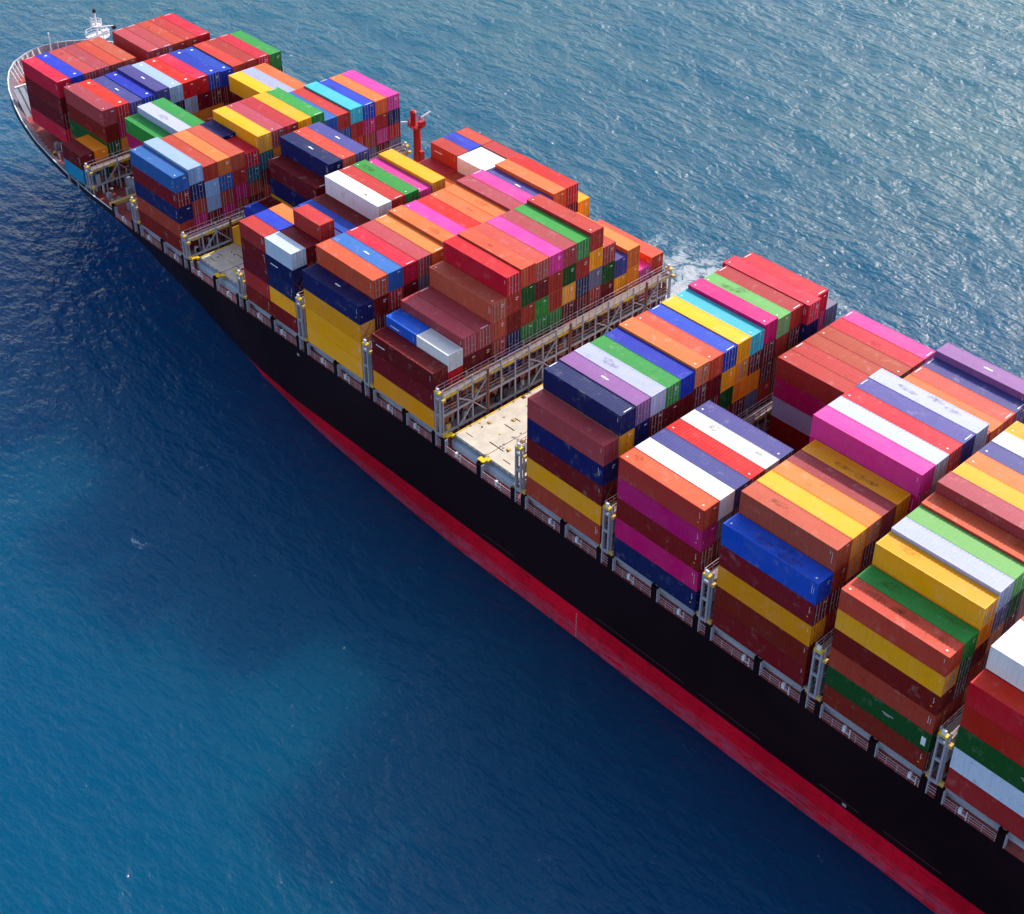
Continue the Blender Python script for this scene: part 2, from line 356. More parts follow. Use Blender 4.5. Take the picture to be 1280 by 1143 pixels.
bay('K', 44.0, {1:(14.5,'RRdqr'),2:(17.4,'wmrmrm'),3:(17.4,'wrmrmr'),4:(17.4,'Omrmrm'),5:(17.4,'rmrmrm')}, 'aftmost visible bay')
KEEP = set("""A.10.0 A.11.0 A.12.0 A.13.0 A.14.0 A.3.0 A.3.1 A.3.2 A.3.3 A.4.0 A.5.0 A.6.0 A.7.0 A.8.0 B.1.0a B.1.1a B.10.0 B.10.1 B.11.0 B.11.1 B.12.0 B.13.0 B.14.0 B.15.0 B.16.0 B.2.0a B.3.0 B.3.1 B.3.2 B.4.0 B.5.0 B.6.0 B.7.0 B.8.0 B.9.0 B.9.1 C.1.0 C.1.1 C.1.2 C.1.3 C.1.4 C.10.0 C.11.0 C.12.0 C.13.0 C.14.0 C.14.1 C.15.0 C.15.1 C.16.0 C.16.1 C.17.0 C.2.0 C.2.1 C.3.0 C.3.1 C.4.0 C.4.1 C.5.0 C.5.1 C.6.0a C.6.0f C.6.1a C.7.0 C.7.1 C.8.0 C.9.0 C2.10.0 C2.5.0 C2.7.0 C2.7.1 C2.8.0 C2.9.0 D.1.0a D.1.0f D.1.1a D.1.1f D.1.2a D.1.2f D.1.3a D.1.3f D.1.4a D.1.4f D.10.0 D.11.0 D.14.0f D.15.0a D.15.0f D.16.0a D.16.0f D.17.0a D.17.0f D.2.0a D.2.0f D.3.0a D.3.0f D.5.0 D.6.0 D.7.0 D.8.0 D.9.0 E.1.0 E.1.1 E.1.2 E.1.3 E.10.0 E.11.0 E.12.0 E.13.0 E.14.0 E.15.0 E.16.0 E.17.0 E.2.0 E.2.1 E.3.0 E.3.1 E.4.0 E.4.1 E.5.0 E.6.0 E.7.0 E.8.0 E.9.0 E2.12.0 E2.13.0 E2.14.0 E2.4.0 E2.5.0 E2.6.0 F.1.0 F.1.1 F.1.2 F.10.0 F.10.1 F.10.2 F.10.3 F.11.0 F.11.1 F.11.2 F.11.3 F.12.0 F.12.1 F.12.2 F.12.3 F.13.0 F.13.1 F.13.2 F.14.0 F.14.1 F.15.0 F.15.1 F.16.0 F.17.0 F.2.0a F.2.0f F.2.1a F.3.0 F.3.1 F.4.0 F.4.1 F.5.0 F.5.1 F.5.2 F.6.0 F.6.1 F.6.2 F.6.3 F.7.0 F.7.1 F.7.2 F.7.3 F.8.0 F.8.1 F.8.2 F.8.3 F.9.0 F.9.1 F.9.2 F.9.3 G.1.0 G.1.1 G.1.2 G.1.3 G.1.4 G.10.0 G.10.1 G.10.2 G.10.3 G.11.0 G.11.1 G.11.2 G.11.3 G.12.0 G.12.1 G.12.2 G.12.3 G.13.0 G.13.1 G.14.0 G.14.1 G.15.0 G.15.1 G.16.0 G.17.0 G.2.0 G.2.1 G.3.0 G.3.1 G.4.0 G.4.1 G.5.0 G.5.1 G.6.0 G.6.1 G.7.0 G.7.1 G.8.0 G.8.1 G.9.0 G.9.1 G.9.2 H.1.0 H.1.1 H.1.2 H.1.3 H.1.4 H.12.0 H.12.1 H.12.2 H.12.3 H.13.0 H.14.0 H.15.0 H.16.0 H.17.0 H.2.0 H.3.0 H.4.0 H.5.0 H.6.0 I.1.0 I.1.1 I.1.2 I.1.3 I.1.4 I.10.0 I.11.0 I.13.0 I.14.0 I.15.0 I.16.0 I.2.0 I.2.1 I.2.2 I.2.3 I.3.0 I.3.1 I.4.0 I.4.1 I.5.0 I.6.0 I.7.0 I.7.1 I.8.0 I.9.0 J.1.0 J.1.1 J.1.2 J.1.3 J.1.4 J.1.5 J.10.0 J.11.0 J.12.0 J.2.0 J.2.1 J.2.2 J.2.3 J.3.0 J.3.1 J.3.2 J.3.3 J.4.0 J.4.1 J.4.2 J.5.0 J.5.1 J.5.2 J.6.0 J.7.0 J.8.0 J.9.0 K.1.0 K.1.1 K.1.2 K.1.3 K.1.4 K.2.0 K.3.0""".split())   # the 300 containers that show largest
ORD = ['first','second','third','fourth','fifth','sixth','seventh','eighth','ninth','tenth','eleventh','twelfth','thirteenth','fourteenth','fifteenth','sixteenth','seventeenth']
TIER = ['topmost','second down','third down','fourth down','fifth down','sixth down','seventh down']
bulk = MB(); NC = 0
MARKS = {'R':'dots','K':'ends','b':'dots','u':'dash','n':'dash','s':'dash','U':'dash','l':'dots'}
def bulkbox(L_, H, x, y, z, code):
    """simple corrugated box inside the one mass of far or buried boxes"""
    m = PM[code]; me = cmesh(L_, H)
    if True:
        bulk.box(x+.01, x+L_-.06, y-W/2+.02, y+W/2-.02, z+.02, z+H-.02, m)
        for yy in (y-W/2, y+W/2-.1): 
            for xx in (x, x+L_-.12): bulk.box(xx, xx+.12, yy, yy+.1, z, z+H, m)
        for k in (-.8, -.38, .38, .8): bulk.box(x+L_-.06, x+L_-.03, y+k-.025, y+k+.025, z+.08, z+H-.08, M_rod)
def stain_mat():
    m, nt, p = mat('rust_and_grime'); L = nt.links
    tc = nd(nt, 'ShaderNodeTexCoord'); n = nd(nt, 'ShaderNodeTexNoise', Scale=1.7, Detail=10., Roughness=.8); L.new(tc.outputs['Object'], n.inputs['Vector'])
    n2 = nd(nt, 'ShaderNodeTexNoise', Scale=.9, Detail=3.); L.new(tc.outputs['Object'], n2.inputs['Vector'])
    L.new(mixc(nt, n2.outputs[0], lin((120,66,30)), lin((40,34,36))), p.inputs['Base Color']); p.inputs['Roughness'].default_value = .85
    L.new(mth(nt, 'MULTIPLY', ramp(nt, n.outputs[0], .42, .66), .5), p.inputs['Alpha']); return m
M_stain = stain_mat()
def stainmesh(rnd, L_, H):
    t = MB(); cx = 1.5+rnd.random()*(L_-3); cy = rnd.uniform(-.6, .6); n = 11; a, b2 = .5+rnd.random()*1.3, .3+rnd.random()*.45
    t.face([(max(.3, min(L_-.3, cx+a*math.cos(6.283*i/n)*rnd.uniform(.6, 1))), max(-1.1, min(1.1, cy+b2*math.sin(6.283*i/n)*rnd.uniform(.6, 1))), H+.006) for i in range(n)], M_stain)
    return t.mesh('roof_stain')
STAIN = {'I.1.0':5,'I.6.0':4,'H.5.0':2,'H.1.0':1,'J.1.0':4,'J.2.0':3,'I.11.0':3,'D.7.0':4,'J.6.0':1,'G.4.0':2,'K.2.0':4,'G.13.0':2}
SPECIAL = {'J.1.4':'panel','F.1.0':'words','F.2.0f':'words','D.15.0f':'words','D.1.1a':'words','K.1.2':'panel'}
def container(b, row, tier, half, L_, H, x, y, z, code, desc, rowword, top):
    global NC
    cid = '%s.%d.%d%s' % (b, row, tier, half)
    if cid not in KEEP: bulkbox(L_, H, x, y, z, code); return
    NC += 1
    e = link('shipping_container', None, None, (x, y, z)); e.empty_display_size = .5
    size = {L20: 'short ', L40: '', L45: 'long '}[L_]
    hw = {'': '', 'f': ', forward half', 'a': ', aft half'}[half]
    tag(e, '%s %scontainer, %s of %s stack%s, %s' % (CC[code][0], size, TIER[tier], rowword, hw, desc), 'container', 'shipping containers stacked on deck')
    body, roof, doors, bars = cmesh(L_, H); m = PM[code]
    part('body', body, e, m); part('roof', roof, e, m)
    rnd = random.Random(cid); steel = rnd.random() < .4
    for dm, bm in zip(doors, bars):
        dd = part('door', dm, e, m); bo = part('locking_bars', bm, dd, M_rod if steel else m)
    [link('marking', mm_, e) for mm_ in markmesh(SPECIAL.get(cid) or rnd.choice(['code', 'code2', 'codedot', 'bare', 'bare']), L_, H)]
    if top:
        for _ in range(STAIN.get(cid, 1 if rnd.random() < .15 else 0)): link('roof_stain', stainmesh(rnd, L_, H), e)
        k = MARKS.get(code) if b in 'AB' or code in 'unsU' else None
        if code in 'unsU' and (b, row) not in (('B',5),('B',7),('C2',8),('C2',10),('E',1),('E',3),('E',14),('G',3),('I',16)): k = None
        if (b, row) in (('D',10),('J',1)): k = 'pads'
        k = k or rnd.choice(['ends', 'pads', None, None])
        if L_ != L20 and k:
            for mm_ in markmesh(k, L_, H): link('roof_marking', mm_, e)
for b, (bx, rows, desc, first) in BAYS.items():
    for row, ent in rows.items():
        y = (row-1)*2.5+W/2+.03
        rw = ORD[row-first]+'-nearest' if row > first else 'nearest'
        parts = []
        if ent[0] == 'S':
            if ent[1]: parts.append(('f', L20, bx, ent[1]))
            if ent[2]: parts.append(('a', L20, bx+L40-L20, ent[2]))
        else: parts.append(('', L40, bx, ent))
        for half, L_, x, en in parts:
            top, codes = en[0], en[1]; n = len(codes); H = top/n
            for t in range(n):
                LL, xx = L_, x
                if len(en) > 2 and t < 2: LL, xx = L45, x-.765
                container(b, row, t, half, LL, H-.012, xx, y, top-(t+1)*H, codes[t], desc, rw, t == 0)
if bulk.v:
    tag(bulk.build('stacked_containers'), 'mass of mostly buried red and maroon containers low between the stacks', 'containers', None, 'stuff')

# ------------------------------------------------------------------ ship
CY = 21.25
ship = link('container_ship', None, None, (0, CY, -17))
tag(ship, 'huge black and red hulled container ship carrying coloured boxes across the sea', 'ship')
inv = (0, -CY, 17)
def sp(mb, name, parent=ship, smooth=False):   # a part of the ship, mesh given in world coordinates
    o = mb.build(name, parent, smooth)
    o.location = inv if parent is ship else (0, 0, 0); return o
def interp(x, tab):
    if x <= tab[0][0]: return tab[0][1]
    for (a, b), (c, d) in zip(tab, tab[1:]):
        if x <= c: return b+(d-b)*(x-a)/(c-a)
    return tab[-1][1]
HB = 21.6
DECK = [(-171,0),(-170.6,2.6),(-170,4.2),(-168,7.6),(-165,10.2),(-162,12),(-158,13.9),(-153,15.6),(-147,17.2),(-140,18.7),(-134,19.6),(-126,20.6),(-117,21.2),(-105,21.5),(-90,21.6),(200,21.6)]
STERN = 152.5
def hbl(tip, full, x, pw=.9):
    t = max(0., min(1., (x-tip)/(full-tip))); return HB*math.sin(math.pi/2*t**pw)
LW = [(-160,0),(-140,1.5),(-120,4),(-100,8),(-90,11.5),(-81,15.3),(-72.8,18.35),(-63.5,19.5),(-56.6,20.2),(-45,20.8),(-29,21.6)]
LEV = [(-2., None, None), (-4.5, -169.5, [(-169.5,0),(-160,9),(-140,15.5),(-120,19),(-100,20.9),(-88,21.4),(-75,21.6)]),
    (-8., -167, [(-167,0),(-140,10),(-120,15.5),(-100,19.3),(-88,20.7),(-75,21.5),(-68,21.6)]),
    (-12., -164, [(-164,0),(-140,5.5),(-120,11),(-100,16.2),(-88,18.7),(-79,20.1),(-72,21),(-62,21.6)]),
    (-14.5, -161.5, [(-161.5,0),(-120,7),(-100,12.5),(-90,15.3),(-81,17.9),(-72.8,19.9),(-63.5,20.7),(-50,21.3),(-38,21.6)]),
    (-17., -160, LW), (-21., -160, [(a, b*.94) for a, b in LW])]
NU = 70
def levpt(l, u):
    z, tip, full = LEV[l]
    if tip is None:
        x = -171+(u**1.7)*(171-28); return x, interp(x, DECK), z
    x = tip+(u**1.7)*(-28-tip); return x, interp(x, full), z
def sheer(x): return 0.
hull = MB(); boot = MB()
for s in (-1, 1):
    for l in range(len(LEV)-1):
        tgt, mm = (hull, M_hull) if l < 3 else (boot, M_boot)
        for i in range(NU):
            q = [levpt(l, i/NU), levpt(l, (i+1)/NU), levpt(l+1, (i+1)/NU), levpt(l+1, i/NU)]
            q = [(a, CY+s*b, c) for a, b, c in q]
            tgt.face(q[::-1] if s < 0 else q, mm)
        z0, z1 = LEV[l][0], LEV[l+1][0]
        for k in range(19):
            xa, xb = -28+9.5*k, -18.5+9.5*k
            q = [(xa, CY+s*HB, z0), (xb, CY+s*HB, z0), (xb, CY+s*HB, z1), (xa, CY+s*HB, z1)]
            tgt.face(q[::-1] if s < 0 else q, mm)
hull.face([(STERN,CY-HB,-2),(STERN,CY+HB,-2),(STERN,CY+HB,-12),(STERN,CY-HB,-12)][::-1], M_hull)
boot.face([(STERN,CY-HB,-12),(STERN,CY+HB,-12),(STERN,CY+HB,-21),(STERN,CY-HB,-21)][::-1], M_boot)
sp(hull, 'hull'); sp(boot, 'boot_topping')
# faint draught line and marks on the side plating
mk = MB()
for x0, ln in ((-22,6),(-2,14),(14,9),(31,5),(39,7)):
    mk.box(x0, x0+ln, CY-HB-.012, CY-HB+.01, -11.1, -11.07, M_brown)
for x, z in ((-60.5,-3.4),(34,-11.7)):
    mk.box(x, x+.5, CY-HB-.03, CY-HB+.01, z, z+.4, M_grey)
for i in range(9): mk.box(-5.15, -5., CY-HB-.02, CY-HB+.01, -13-i*.45, -12.8-i*.45, M_rail)
for x in ():
    for i in range(3): mk.box(x, x+.22, CY-HB-.02, CY-HB+.01, -14-i*.6, -13.8-i*.6, M_rail)
sp(mk, 'draught_marks')
# main deck
dk = MB(); N = 60
for i in range(N):
    xa = -171+(i/N)**1.5*131; xb = -171+((i+1)/N)**1.5*131
    ha, hb_ = interp(xa, DECK), interp(xb, DECK)
    dk.face([(xa,CY-ha,-2),(xb,CY-hb_,-2),(xb,CY+hb_,-2),(xa,CY+ha,-2)], M_deck)
dk.face([(-40,CY-HB,-2),(STERN,CY-HB,-2),(STERN,CY+HB,-2),(-40,CY+HB,-2)], M_deck)
sp(dk, 'main_deck')
# bulwark round the bow
def bwtop(x): return interp(x, [(-171,1.0),(-160,.8),(-154,.2),(-148,-.6),(-140,-.95),(-108,-1.1)])
bw = MB(); cap = MB(); stays = []
xs = [-171+(i/80)**1.7*62 for i in range(81)]
for s in (-1, 1):
    for a, b in zip(xs, xs[1:]):
        ha, h2 = interp(a, DECK), interp(b, DECK)
        A0, B0 = (a, CY+s*ha), (b, CY+s*h2)
        A1, B1 = (a+.05, CY+s*max(0, ha-.18)), (b+.02, CY+s*max(0, h2-.18))
        za, zb = bwtop(a), bwtop(b)
        o = [(A0[0],A0[1],-2.02),(B0[0],B0[1],-2.02),(B0[0],B0[1],zb),(A0[0],A0[1],za)]
        bw.face(o if s < 0 else o[::-1], M_hull)
        i_ = [(A1[0],A1[1],-1.99),(B1[0],B1[1],-1.99),(B1[0],B1[1],zb),(A1[0],A1[1],za)]
        bw.face(i_[::-1] if s < 0 else i_, M_grey)
        c = [(A0[0],A0[1]+s*.03,za+.01),(B0[0],B0[1]+s*.03,zb+.01),(B1[0],B1[1],zb+.01),(A1[0],A1[1],za+.01)]
        cap.face(c if s < 0 else c[::-1], M_white)
    # stays at even steps of arc length
    acc = 0; px, py = -171, 0
    for k in range(1, 400):
        x = -171+(k/400)**1.7*50; h = interp(x, DECK); acc += math.hypot(x-px, h-py); px, py = x, h
        if acc > 1.5:
            acc = 0; zt = bwtop(x)
            d = Vector((x+150, -s*h*1.0, 0)) if x < -158 else Vector((.1, -s, 0)); 
            d = Vector((.9 if x < -164 else .25, -s*(.35 if x < -168 else 1), 0)).normalized()
            p = Vector((x, CY+s*(h-.2), 0)) if h > .4 else Vector((x+.2, CY, 0))
            stay = MB(); stays.append(stay); stay.beam((p.x, p.y, zt-.15), (p.x+d.x*1.1, p.y+d.y*1.1, -1.9), .12, .5, M_white)
b_ = sp(bw, 'bulwark'); sp(cap, 'bulwark_cap', b_)
for st_ in stays: sp(st_, 'bulwark_stay', b_)
# breakwater
br = MB(); br.box(-154.7, -154.5, 7.2, 35.3, -2, 2.3, M_coam); br.box(-154.85, -154.35, 7.1, 35.4, 2.3, 2.45, M_white)
for i in range(13):
    y = 7.6+i*2.27; br.beam((-154.5, y, 1.9), (-152.6, y, -1.95), .12, .35, M_coam)
br.box(-154.5, -153.6, 7.4, 35.1, .2, .3, M_coam); br.box(-154.5, -153.9, 7.4, 35.1, 1.4, 1.5, M_coam)
sp(br, 'breakwater')
for ya, yb in ((6.6, 12.5), (30., 35.9)):
    t = MB(); t.face([(-154.4,ya,2.28),(-154.4,yb,2.28),(-150.6,yb,-1.96),(-150.6,ya,-1.96)][::-1], M_coam); t.face([(-154.4,ya,2.26),(-154.4,yb,2.26),(-150.7,yb,-1.98),(-150.7,ya,-1.98)], M_coam)
    for k in range(6): yk = ya+(yb-ya)*k/5; t.beam((-154.4,yk,2.34),(-150.6,yk,-1.9),.1,.14,M_grey)
    sp(t, 'breakwater_slope')
# mooring gear on the forecastle
def winch(x, y, m):
    t = MB(); t.box(x-1.2, x+1.2, y-.8, y+.8, -2, -1.7, m); t.tube((x-1, y, -1.1), (x+1, y, -1.1), .5, m=m, n=12)
    for k in (-1, 0, 1): t.tube((x+k-.06, y, -1.1), (x+k+.06, y, -1.1), .75, m=m, n=12)
    t.box(x+.3, x+.9, y-1.2, y-.75, -1.7, -.7, m); sp(t, 'mooring_winch')
winch(-160.5, 13.2, M_redp); winch(-161.8, 16.2, M_redp); winch(-160, 29, M_redp); winch(-162, 26, M_grey); winch(-158.3, 10.6, M_orange)
t = MB()
for x, y in ((-157.6, 9.4),(-159.2,11.3),(-164.5,14.8),(-166.2,17.5),(-166.6,24.8),(-165,28)):
    for dx in (0, .8): t.tube((x+dx, y, -2), (x+dx, y, -1.1), .28, m=M_dark, n=10); t.tube((x+dx, y, -1.1), (x+dx, y, -1), .36, m=M_dark, n=10)
sp(t, 'bollards')
t = MB(); t.box(-159.8,-158.4,15,16.2,-2,-.9,M_bluep); sp(t, 'blue_locker')
t = MB(); t.box(-157.5,-156.3,22,24.4,-2,-1.1,M_orange); t.box(-158.8,-157.8,26.5,27.7,-2,-1.3,M_orange); sp(t, 'orange_locker')
t = MB(); t.tube((-163.5, 19.3,-2),(-163.5,19.3,6.2),.09,m=M_white); t.box(-163.8,-163.2,18.9,19.7,-2,-1.2,M_white); t.tube((-163.5,19.3,6.2),(-163.5,19.3,6.5),.16,m=M_white); sp(t, 'jackstaff')
# foremast
fm = MB(); mx, my = -147.9, 21.25
fm.tube((mx,my,-2),(mx,my,11.5),.75,.42,12,M_white); fm.tube((mx,my,11.5),(mx,my,16.6),.28,.16,8,M_white)
fm.beam((mx,my-1.8,8.6),(mx,my-.3,5.2),.2,.2,M_white); fm.beam((mx+.2,my+2.4,-2),(mx,my+.3,9),.28,.28,M_white)
fo = sp(fm, 'foremast')
t = MB()
for zz, r in ((8.8,1.7),(11.6,2.1),(13.9,1.0)):
    t.tube((mx,my,zz),(mx,my,zz+.12),r,n=12,m=M_white)
    for k in range(12):
        a = k*math.pi/6; x, y = mx+r*math.cos(a), my+r*math.sin(a); a2 = a+math.pi/6
        t.beam((x,y,zz+.1),(x,y,zz+1.1),.06,m=M_white)
        for h in (.6, 1.1): t.beam((x,y,zz+h),(mx+r*math.cos(a2),my+r*math.sin(a2),zz+h),.06,m=M_white)
sp(t, 'mast_platforms', fo)
t = MB(); t.beam((mx,my-2.6,9.2),(mx+.2,my-.4,9.8),.35,.3,M_white); t.beam((mx-.2,my,13.4),(mx-.2,my+3.4,12.7),.22,.22,M_white)
t.beam((mx,my-2.2,12.5),(mx,my-.4,12.6),.3,.3,M_white); t.box(mx-.5,mx+.5,my+.9,my+2.2,12,12.5,M_white)
t.tube((mx,my,16.6),(mx,my,17.3),.3,.3,8,M_dark); t.tube((mx,my-.9,14.2),(mx,my-.9,15.8),.2,.2,8,M_white); t.box(mx-.3,mx+.3,my+3,my+3.6,12.2,12.8,M_dark)
sp(t, 'lamp_arms', fo)
t = MB(); 
for k in range(14): t.beam((mx+.85,my-.25,-1.5+k*.75),(mx+.85,my+.25,-1.5+k*.75),.05,m=M_white)
for q in (-.25,.25): t.beam((mx+.85,my+q,-2),(mx+.62,my+q,9),.06,m=M_white)
sp(t, 'ladder', fo)
t = MB(); t.box(mx-1.4,mx+1.2,my-2.6,my-1,-2,5.6,M_white); t.box(mx-1.6,mx+1.4,my-2.8,my-.8,5.6,5.8,M_white); sp(t, 'mast_house')
# red post with platform on the far side, white and green gear beside it
rp = MB(); rx, ry = -84.6, 42.2
rp.tube((rx,ry,-2),(rx,ry,4.2),.85,.72,14,M_redp); rp.tube((rx,ry,4.2),(rx,ry,8.6),.66,.58,14,M_redp); rp.box(rx+.5,rx+1.3,ry-.35,ry+.35,-2,4.6,M_redp)
pp = sp(rp, 'crane_post')
t = MB(); t.tube((rx,ry,8.2),(rx,ry,8.9),.6,1.4,12,M_redp)
for k in range(12):
    a = k*math.pi/6; x, y = rx+1.4*math.cos(a), ry+1.4*math.sin(a); a2 = a+math.pi/6
    t.beam((x,y,8.9),(x,y,9.9),.1,m=M_redp)
    for h in (9.4, 9.9): t.beam((x,y,h),(rx+1.4*math.cos(a2),ry+1.4*math.sin(a2),h),.08,m=M_redp)
t.tube((rx-.5,ry-.3,8.9),(rx-.5,ry-.3,11.2),.42,.5,10,M_redp); t.tube((rx-.5,ry-.3,11.2),(rx-.5,ry-.3,11.5),.6,.3,10,M_redp); t.box(rx+.4,rx+1.1,ry-.1,ry+.7,8.9,9.8,M_redp)
sp(t, 'post_head', pp)
t = MB(); t.beam((rx+.9,ry+.2,10.6),(rx+.9,ry+2.2,11.),.16,.2,M_white); t.beam((rx+.9,ry+.6,9.8),(rx+.9,ry+.6,10.6),.14,m=M_white); t.beam((rx-1.4,ry-2.1,9.6),(rx-.9,ry-.9,9.4),.2,.3,M_white)
sp(t, 'radar_arm', pp)
gm = MB()
gm.box(-92.6,-87.4,38.6,42.2,.4,.7,M_greend); gm.box(-92.7,-92.5,38.6,42.2,.7,1.7,M_white)
rg = random.Random(3)
for k in range(16):
    x = -93+rg.random()*6.4; y = 38.5+rg.random()*3.8; h = 1+rg.random()*4.5*(1 if x < -89.5 else .4)
    gm.tube((x,y,-2),(x,y,h),.12+.1*rg.random(),n=8,m=M_white if rg.random() < .7 else M_yellow)
    if rg.random() < .6: gm.box(x-.3,x+.4,y-.3,y+.4,h-.5,h+.1,rg.choice([M_white,M_dark,M_greend,M_cream]))
for y in (38.6, 42.2):
    for z in (1.2, 1.8): gm.beam((-92.6,y,z),(-87.4,y,z),.08,m=M_white)
    for x in (-92.6,-91,-89.3,-87.4): gm.beam((x,y,.6),(x,y,1.8),.08,m=M_white)
sp(gm, 'crane_machinery')

# coamings under the cargo
co = MB()
for x0, x1, y0 in ((-143,-133,7),(-131,-118.6,7),(-116.4,-103.4,6.3),(-102,-89.6,1.4),(-87.5,-74.8,1.4),(-73,-60.4,1.4),(-58.5,-45.8,1.4),(-44,-31.6,1.4),(-29.3,-16.9,1.4),(-14.8,-2.4,1.4),(-.3,12.2,1.4),(14.3,26.9,1.4),(29,41.6,1.4),(43.6,56.2,1.4),(58.2,70.8,1.4),(73,86,1.4),(88,101,1.4)):
    if y0 < 2: co.box(x0+.15, x1-.15, y0-.45, 42.5-y0+.45, -2, -.86, M_coam2)
    co.box(x0, x1, y0+.5, 42.5-y0-.5, -2, -.62, M_coam)
    co.box(x0-.05, x1+.05, y0+.25, 42.5-y0-.25, -.62, -.5, M_coam)
    n = int((x1-x0)/1.6)
    for i in range(n+1):
        xx = x0+.1+(x1-x0-.3)*i/n
        co.box(xx, xx+.1, y0+.3, y0+.5, -2, -.62, M_coam)
sp(co, 'hatch_coamings')
# longitudinal girders that carry the outboard stacks
for bx in (-101.4,-72.65,-58.1,-43.58,-14.5,0,14.7,29.4,44,58.6):
    for y in (.05, 42.05, .8, 2.4):
        sg = MB(); sg.box(bx+.1, bx+12.1, y, y+(.4 if y != 2.4 else .3), -.42, -.03, M_grey); sp(sg, 'outboard_girder')
ramps = MB()
ramps.box(-110.6,-109.9,-.1,6.4,-.5,0,M_cream); ramps.box(-110.2,-109.7,4.8,5.6,-2,-.5,M_coam)
ramps.box(-113.6,-112.9,4.6,5.4,-2,-.3,M_coam); ramps.box(-106.9,-105.6,5.0,6.2,-2,-.2,M_coam)
ramps.box(-117,-103.6,6.4,7.0,-2,-.1,M_coam)
sp(ramps, 'side_deck_fittings')
ven = MB()
rr = random.Random(5)
for k in range(22):
    x = -136+k*1.25; y = CY-interp(x, DECK)+.9+rr.random()*2.6
    if x > -104: break
    h = .5+rr.random()*1.2
    if rr.random() < .5: ven.tube((x,y,-2),(x,y,-2+h),.18,n=8,m=rr.choice([M_white,M_grey,M_brown])); ven.tube((x,y,-2+h),(x,y,-1.8+h),.3,n=8,m=M_yellow if rr.random() < .25 else M_grey)
    else: ven.box(x-.3,x+.4,y-.3,y+.4,-2,-2+h,rr.choice([M_grey,M_brown,M_lilac,M_white]))
sp(ven, 'deck_vents')
# blocks under bow cargo so that boxes of the small stack stand on something
pd = MB()
for x in (-124.3,-121.4,-118.7):
    for y in (.3,2.4,4.8): pd.box(x-.2,x+.2,y,y+.35,-2,-.02,M_grey)
sp(pd, 'cargo_pedestals')

# hull side pedestals, railing, ladders along the near and the far edge
def edge(x, s, inset=0.): return CY+s*(interp(x, DECK)-inset)
def pedestal(x, s, w=.85, notch=True):
    ya = edge(x, s, -.02); yb = edge(x, s, .45)
    y0, y1 = min(ya, yb), max(ya, yb); t = MB()
    t.box(x-w/2, x+w/2, y0, y1, -2.35, -.12, M_hull)
    if notch: t.box(x-w/2, x-w/2+.2, y0, y1, -.12, .1, M_hull); t.box(x+w/2-.2, x+w/2, y0, y1, -.12, .04, M_hull)
    o = sp(t, 'side_pedestal')
    t = MB(); t.box(x+w/2, x+w/2+.12, y0, y1, -2, -.1, M_lilac); sp(t, 'bracket', o)
bxs = [-116.,-101.4,-87.1,-72.65,-58.1,-43.58,-29.2,-14.5,0,14.7,29.4,44]
for s in (-1, 1):
    marks = []
    for bx in bxs:
        if bx > -110:
            for x in (bx-1.95, bx-.15): pedestal(x, s, .75, False); marks.append(x)
            t = MB(); x = bx-1.05; y = edge(x, s)
            for k in range(3): t.beam((x-.55, y, -.6-k*.4), (x+.55, y, -.6-k*.4), .07, m=M_rail)
            sp(t, 'side_rungs')
        pedestal(bx+6.6, s); marks.append(bx+6.6)
    marks = sorted(set(marks))
    for a, b in zip(marks, marks[1:]):
        if b-a < 2.2: continue
        xa, xb = a+.5, b-.5; n = max(2, int((xb-xa)/1.2)); t = MB()
        for z in (-.95, -1.3, -1.65): t.beam((xa, edge(xa, s, .05), z), (xb, edge(xb, s, .05), z), .055, m=M_rail)
        for i in range(n+1):
            x = xa+(xb-xa)*i/n; t.beam((x, edge(x, s, .05), -2), (x, edge(x, s, .05), -.92), .06, m=M_rail)
        sp(t, 'side_railing')
        x = xa+(xb-xa)*(.3+.5*random.random()); y = edge(x, s, .1); t = MB()
        t.box(x-.17, x+.17, y-.15, y+.15, -1.6, -.88, M_white); t.beam((x+.2, y, -1.6), (x+.7, y, -1.6), .08, m=M_white); t.beam((x+.7, y, -2), (x+.7, y, -.85), .09, m=M_white)
        sp(t, 'deck_lamp')
# outboard side deck posts under cargo + yellow landing pads of the open bays
yp = MB()
for bx in (-87.1, -29.2):
    for x in (bx-.35, bx+6.4): yp.box(x-.55, x+.55, .05, .75, -.06, .12, M_yellow); yp.box(x-.1, x+.7, .8, 1.3, -.3, .02, M_yellow)
sp(yp, 'landing_pads')

